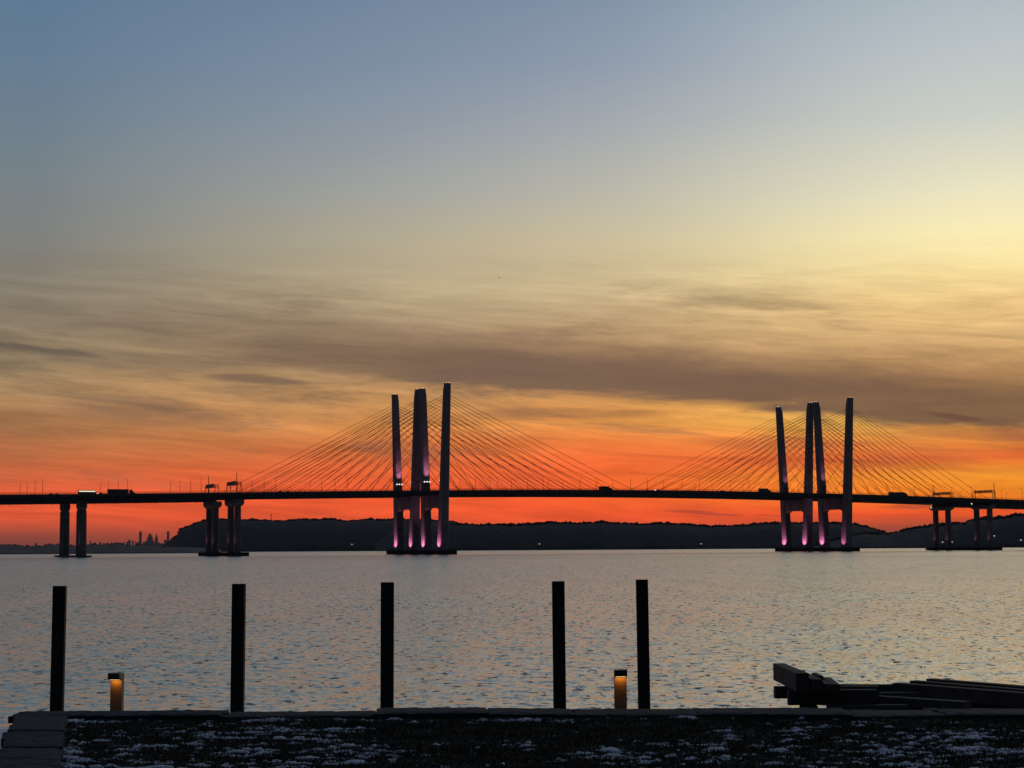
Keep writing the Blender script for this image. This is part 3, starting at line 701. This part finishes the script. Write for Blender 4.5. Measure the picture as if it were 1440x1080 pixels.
# ------------------------------------------------------------------ near shore: land, path, lawn, wall
b = MB()
b.add([(-60, -60, 2.33), (60, -60, 2.33), (60, 20.15, 2.33), (-60, 20.15, 2.33), (-60, 22.2, 1.2), (60, 22.2, 1.2), (60, 26, -1.2), (-60, 26, -1.2)], [(0, 1, 2, 3)])
o = b.build('snowy_path', 'snow'); struct(o)
rg = np.random.RandomState(3); nx, ny = 260, 16
xs = np.linspace(-60, 60, nx); V_ = np.zeros((ny, nx, 3)); nn = vnoise(nx, ny, 6, 8, aniso=18, octaves=4)
for j in range(ny):
    t = j/(ny-1); V_[j, :, 0] = xs; V_[j, :, 1] = 20.15+6*t; V_[j, :, 2] = 2.32-3.3*t + (nn[j]-.5)*(.5 if 0 < j else 0)
struct(npmesh('stone_bank', V_.reshape(-1, 3), grid_faces(nx, ny), 'bank'))
# lawn surface, slightly uneven; it ends at the coping stones
def inner_x(y): return np.interp(y, [5, 13.4, 16.5, 17.4], [-1.4, -3.35, -4.07, -4.28])
LZ = 2.655
nx, ny = 420, 300; ys = np.linspace(7.0, 17.62, ny); V_ = np.zeros((ny, nx, 3)); ln = vnoise(nx, ny, 20, 4, aniso=1.3, octaves=5, rough=.6)
for j, y in enumerate(ys):
    x0 = inner_x(y)-.12; V_[j, :, 0] = np.linspace(x0, 9.5, nx); V_[j, :, 1] = y; V_[j, :, 2] = LZ + (ln[j]-.5)*.05
lawnV = V_
struct(npmesh('lawn', V_.reshape(-1, 3), grid_faces(nx, ny), 'soil', smooth=True))
b = MB(); b.box(-30, 30, -40, 6.98, 2.3, 2.64); struct(b.build('yard', 'soil'))
# patches of old snow lying on it
nx, ny = 620, 420; xs = np.linspace(-4.4, 6.6, nx); ys = np.linspace(12.2, 17.60, ny)
pn = vnoise(nx, ny, 60, 21, aniso=.85, octaves=5, rough=.74); big = vnoise(nx, ny, 4, 9, aniso=2, octaves=2)
XX, YY = np.meshgrid(xs, ys)
bias = .045*(14.8-YY)/2 + (big-.5)*.34 + .17*np.exp(-((YY-17.33)/.10)**2) + .10*np.exp(-((XX-inner_x(YY)-.10)/.10)**2)*(big > .45)
thick = np.clip((pn+bias-.785)*.16, -.05, .008)
LNZ = np.zeros_like(XX)
fy = np.interp(YY[:, 0], np.linspace(7, 17.62, 300), np.arange(300))
fx0 = inner_x(YY)-.12; fxx = (XX-fx0)/(9.5-fx0)*419
i0 = np.clip(fxx, 0, 419).astype(int); j0 = np.clip(fy, 0, 299).astype(int)
LNZ = lawnV[j0[:, None], i0, 2]
keep = (XX > inner_x(YY)-.05)
Vs_ = np.stack([XX, YY, LNZ + .014 + thick], -1).reshape(-1, 3)
F_ = grid_faces(nx, ny); tv = thick.ravel(); kv = keep.ravel()
okf = (tv[F_].max(1) > -.012) & kv[F_].all(1); F_ = F_[okf]
used = np.unique(F_); remap = -np.ones(len(Vs_), int); remap[used] = np.arange(len(used))
o = npmesh('snow_patches', Vs_[used], remap[F_], 'snow', smooth=True); tag(o, 'thin patches of old snow scattered over the dark lawn', 'snow', kind='stuff')
# grass blades
rg = np.random.RandomState(7); n = 170000
gy = rg.uniform(12.0, 17.45, n); gx = rg.uniform(-4.3, 6.2, n); k_ = gx > inner_x(gy)+.0; gx, gy = gx[k_], gy[k_]; n = len(gx)
jj = np.clip(((gy-7)/(17.62-7)*299), 0, 299).astype(int); x0 = inner_x(gy)-.12; ii = np.clip((gx-x0)/(9.5-x0)*419, 0, 419).astype(int)
gz = lawnV[jj, ii, 2]-.004
cl_ = vnoise(256, 256, 30, 77, octaves=3)[np.clip(((gy-12)/5.5*255), 0, 255).astype(int), np.clip(((gx+4.4)/10.7*255), 0, 255).astype(int)]
hgt = (.014+.026*rg.rand(n))*(.45+1.1*cl_); an = rg.rand(n)*math.pi; wd = .0035+.003*rg.rand(n); ln_ = rg.normal(0, .014, (n, 2))
A = np.stack([gx-np.cos(an)*wd, gy-np.sin(an)*wd, gz], 1); B = np.stack([gx+np.cos(an)*wd, gy+np.sin(an)*wd, gz], 1); T = np.stack([gx+ln_[:, 0], gy+ln_[:, 1], gz+hgt], 1)
o = npmesh('grass', np.stack([A, B, T], 1).reshape(-1, 3), np.arange(3*n).reshape(-1, 3), 'grass'); tag(o, 'short dark winter grass of the lawn', 'grass', kind='stuff')

# coping stones of the garden wall
def stone(c0, c1, c2, c3, zt, th, parent, seed, nu=14, nv=8, rough=.014):
    # corners counter-clockwise seen from above: c0->c1 front edge, c3->c2 back edge
    rg = np.random.RandomState(seed); c = [np.array(q, float) for q in (c0, c1, c2, c3)]
    tz = rg.uniform(-.008, .008, 4)
    e = rg.normal(0, 1, (nv, nu)); top = []; bot = []
    for j in range(nv):
        for i in range(nu):
            u, v_ = i/(nu-1), j/(nv-1)
            p = (c[0]*(1-u)+c[1]*u)*(1-v_) + (c[3]*(1-u)+c[2]*u)*v_
            edge = (i in (0, nu-1)) or (j in (0, nv-1))
            q = p + (rg.normal(0, rough, 2) if edge else 0)
            z = zt + (tz[0]*(1-u)+tz[1]*u)*(1-v_)+(tz[3]*(1-u)+tz[2]*u)*v_ + e[j, i]*.0025 - (.010 if edge else 0)
            top.append((q[0], q[1], z)); bot.append((q[0], q[1], zt-th))
    F = [(j*nu+i, j*nu+i+1, (j+1)*nu+i+1, (j+1)*nu+i) for j in range(nv-1) for i in range(nu-1)]
    n0 = nu*nv; per = [i for i in range(nu)] + [j*nu+nu-1 for j in range(1, nv)] + [(nv-1)*nu+i for i in range(nu-2, -1, -1)] + [j*nu for j in range(nv-2, 0, -1)]
    F += [(per[(k+1) % len(per)], per[k], per[k]+n0, per[(k+1) % len(per)]+n0) for k in range(len(per))]
    b = MB(); b.add(top+bot, F); return b.build('coping_stone', 'slate', parent)
wall = empty('garden_wall', (0, 17.9, 2.3)); tag(wall, 'low bluestone wall with flat coping slabs along the lawn edge by the water', 'wall')
back_y = lambda x: float(np.interp(x, [-4.9, -4.37, -1.26, 0, 2.36, 4.92, 10], [18.06, 18.07, 18.2, 18.23, 18.03, 17.70, 17.25]))
off = lambda x, y: (x, y-17.9)
rg = random.Random(5); x = -4.86; k = 0
while x < 9.5:
    L_ = 2.05 if k == 0 else rg.uniform(.75, 1.5); x2 = x+L_
    d = .62 if k else .5
    j1, j2 = rg.uniform(-.03, .03), rg.uniform(-.03, .03)
    stone(off(x+.006, back_y(x)-d+j2), off(x2-.006, back_y(x2)-d+j2), off(x2-.006, back_y(x2)+j1), off(x+.006, back_y(x)+j1), .40+rg.uniform(-.010, .010), .07, wall, 100+k, nu=int(L_*16), nv=8, rough=.014)
    x = x2; k += 1
bcore = MB(); bcore.loft([[(xx, back_y(xx)-.55-17.9, -.1), (xx, back_y(xx)-.04-17.9, -.1), (xx, back_y(xx)-.04-17.9, .325), (xx, back_y(xx)-.55-17.9, .325)] for xx in np.linspace(-4.5, 10, 30)])
bcore.build('wall_core', 'slate', wall)
wall2 = empty('garden_wall', (-4.2, 15.0, 2.3)); tag(wall2, 'bluestone wall with wide coping slabs coming toward the camera at the left corner', 'wall')
ix = lambda y: float(np.interp(y, [3, 13.4, 16.5, 17.55], [-.94, -3.35, -4.07, -4.31]))
ox = lambda y: ix(y)-.47
o2 = lambda x, y: (x+4.2, y-15.0)
seams = [17.56, 16.15, 15.55, 14.75, 13.95, 13.1, 12.2, 11.1, 10.1, 9, 7.9, 6.8]
for k in range(len(seams)-1):
    y1, y0 = seams[k], seams[k+1]; ex = (0, .03, -.02, .03, 0.0, .02)[k % 6]; zz = .405 + (.012, -.004, .010, 0, .008, -.006)[k % 6]
    stone(o2(ox(y0)-ex, y0+.008), o2(ix(y0)+.03, y0+.008+(.02 if k % 2 else 0)), o2(ix(y1)+.03, y1-.006), o2(ox(y1)-ex, y1-.006), zz, .08, wall2, 300+k, nu=9, nv=14, rough=.010)
bcore = MB(); bcore.loft([[(ox(y)+.04+4.2, y-15, -.1), (ix(y)-.02+4.2, y-15, -.1), (ix(y)-.02+4.2, y-15, .32), (ox(y)+.04+4.2, y-15, .32)] for y in (6.8, 9, 12, 13.4, 15, 16.5, 17.5)])
bcore.build('wall_core', 'slate', wall2)

# ------------------------------------------------------------------ posts along the path
def post(x, zt, wd, rz, lean, label, seed):
    b = MB(); h_ = zt-2.33; ch = .008; a = wd/2
    ring = lambda z, k=1: [(px*k, py*k, z) for px, py in ((-a, -a+ch), (-a+ch, -a), (a-ch, -a), (a, -a+ch), (a, a-ch), (a-ch, a), (-a+ch, a), (-a, a-ch))]
    b.loft([ring(-.4)] + [ring(z) for z in np.linspace(0, h_-.006, 8)] + [ring(h_, .95)])
    o = b.build('timber_post', 'post', loc=(x, 20.0, 2.33)); o.rotation_euler = (0, lean, rz)
    tag(o, label, 'post', 'timber posts along the waterside path')
post(-4.995, 3.895, .137, .10, .008, 'black timber post at far left, beside the corner of the wall', 1)
post(-3.023, 3.906, .139, .01, .006, 'black timber post right of the left bollard light', 2)
post(-1.387, 3.912, .141, .02, .003, 'black timber post below the left bridge towers', 3)
post(.500, 3.912, .136, .015, -.004, 'black timber post left of the right bollard light', 4)
post(1.423, 3.925, .128, .0, -.006, 'black timber post just right of the right bollard light', 5)

# ------------------------------------------------------------------ bollard lights
def bollard(x, rz, label):
    r = empty('bollard_light', (x, 19.6, 2.33), rz); tag(r, label, 'bollard light', 'small bollard lights along the path')
    b = MB(); b.box(-.062, .062, .0, .05, 0, .572); b.box(-.066, -.062, -.004, .052, 0, .572); b.box(.062, .066, -.004, .052, 0, .572); b.build('body', 'bronze', r)
    b = MB(); b.loft([[(x_, -.065, z) , (x_+0, .055, z), ] if False else [(-.067, -.07, z), (.067, -.07, z), (.067, .056, z), (-.067, .056, z)] for x_, z in ((0, .575), (0, .642))]); b.build('cap', 'cap', r)
    b = MB(); b.box(-.05, .05, -.045, -.030, .570, .5745); b.build('led_strip', 'led', r)
    d = bpy.data.lights.new('led_glow', 'AREA'); d.shape = 'RECTANGLE'; d.size = .11; d.size_y = .02; d.energy = .25; d.color = (1, .48, .09)
    l = bpy.data.objects.new('led_glow', d); C.objects.link(l); l.parent = r; l.location = (0, -.035, .562); l.rotation_euler = (math.radians(12), 0, 0)
bollard(-4.262, -.22, 'lit bollard light with overhanging cap near the left corner of the wall')
bollard(1.143, .03, 'lit bollard light standing between two close black posts')

# ------------------------------------------------------------------ pile of timbers
def timber(x0, y0, x1, y1, zt, wd, h_, label, name='timber_beam'):
    # (x0,y0)-(x1,y1): the left top edge, nearer end first; width goes to the right of it
    a = Vector((x0, y0, 0)); c = Vector((x1, y1, 0)); d = (c-a); L_ = d.length; d.normalize(); n = Vector((d.y, -d.x, 0))*wd
    b = MB(); rings = []
    e = .004
    K = 6
    for k in range(K+1):
        p = a + d*(L_*k/K) - a; j = e
        q = [(p.x, p.y, -h_+j), (p.x+n.x*.04, p.y+n.y*.04, -h_), (p.x+n.x*.96, p.y+n.y*.96, -h_), (p.x+n.x, p.y+n.y, -h_+j), (p.x+n.x, p.y+n.y, -j), (p.x+n.x*.96, p.y+n.y*.96, 0), (p.x+n.x*.04, p.y+n.y*.04, 0), (p.x, p.y, -j)]
        rings.append(q)
    b.loft(rings)
    o = b.build(name, 'timber', loc=(x0, y0, zt)); tag(o, label, 'timber', 'timbers of the pile on the path'); return o
timber(2.868, 18.6, 2.866, 20.20, 2.992, .133, .185, 'thick timber topmost at the left end of the pile')
timber(2.752, 19.40, 3.85, 19.40, 2.805, .14, .122, 'crosswise timber sticking out at left under the topmost timber')
timber(2.838, 19.02, 3.75, 18.98, 2.80, .14, .155, 'second crosswise timber, nearer and lower under the pile top')
timber(2.952, 18.95, 3.12, 18.95, 2.643, .15, .313, 'short upright block holding up the left end of the pile', 'timber_block')
timber(3.215, 18.86, 4.03, 18.82, 2.657, .14, .32, 'deep timber at the bottom of the pile, right of the block')
timber(3.035, 18.66, 3.05, 20.00, 2.925, .115, .12, 'timber lying right against the topmost one')
timber(3.162, 18.60, 3.197, 19.84, 2.882, .078, .075, 'narrow timber with a stub of plank lying on it')
timber(3.247, 18.68, 3.33, 19.72, 2.872, .085, .068, 'narrow timber at the right side of the left stack')
timber(3.205, 19.25, 3.225, 19.78, 2.917, .055, .033, 'short stub of plank on top of the left stack', 'plank')
timber(3.45, 20.95, 4.62, 20.80, 2.709, .15, .105, 'thin level timber at the back in the middle')
timber(3.52, 20.30, 4.72, 20.28, 2.665, .16, .12, 'low pale-topped timber in front of the thin back one')
timber(4.622, 18.50, 3.554, 19.618, 2.709, -.135, .085, 'long slanting timber in front with a paler top')
timber(5.72, 18.66, 4.37, 20.647, 2.742, -.14, .145, 'frontmost of the three long timbers at right edge')
timber(6.02, 18.70, 4.625, 20.928, 2.745, -.13, .12, 'middle one of the three long timbers at right edge')
timber(6.25, 18.93, 4.859, 21.133, 2.750, -.13, .12, 'hindmost of the three long timbers at right edge')
timber(4.75, 18.50, 6.3, 18.36, 2.596, .14, .10, 'low timber lying close behind the wall at right')
timber(4.36, 20.66, 6.2, 20.46, 2.590, .15, .26, 'deep timber under the back ends of the three long timbers')
timber(4.25, 19.05, 5.9, 19.00, 2.592, .14, .26, 'deep timber carrying the front ends of the three long timbers')

# ------------------------------------------------------------------ bird
r = empty('bird', (-2.7, 400, 64.4), .5); tag(r, 'tiny dark bird high in the middle of the sky', 'bird')
b = MB(); b.loft([[(-.30, 0, 0), (-.30, .01, 0), (-.30, .005, .01)], [(-.1, -.05, -.02), (-.1, .05, -.02), (-.1, 0, .06)], [(.1, -.06, -.02), (.1, .06, -.02), (.1, 0, .07)], [(.25, -.03, .03), (.25, .03, .03), (.25, 0, .07)], [(.34, -.005, .03), (.34, .005, .03), (.34, 0, .04)]])
b.add([(-.08, .04, .02), (.1, .04, .03), (.06, .32, .14), (-.04, .30, .13), (-.10, .62, .06)], [(0, 1, 2, 3), (3, 2, 4)])
b.add([(-.08, -.04, .02), (.1, -.04, .03), (.06, -.32, .14), (-.04, -.30, .13), (-.10, -.62, .06)], [(3, 2, 1, 0), (4, 2, 3)])
b.build('body', 'bird', r)

# ------------------------------------------------------------------ haze
HAZE = 1.1e-5
hz = MB(); hz.box(-35500, 35500, -400, 35500, -1.6, 345)
me = bpy.data.materials.new('haze_air'); me.use_nodes = True; t = me.node_tree; t.nodes.clear()
out = t.nodes.new('ShaderNodeOutputMaterial'); pv = t.nodes.new('ShaderNodeVolumePrincipled')
pv.inputs['Color'].default_value = (.86, .78, .78, 1); pv.inputs['Density'].default_value = HAZE
t.links.new(pv.outputs[0], out.inputs['Volume']); M['haze'] = me
o = hz.build('haze', 'haze'); o['kind'] = 'stuff'; tag(o, 'thin evening haze over the river', 'haze')
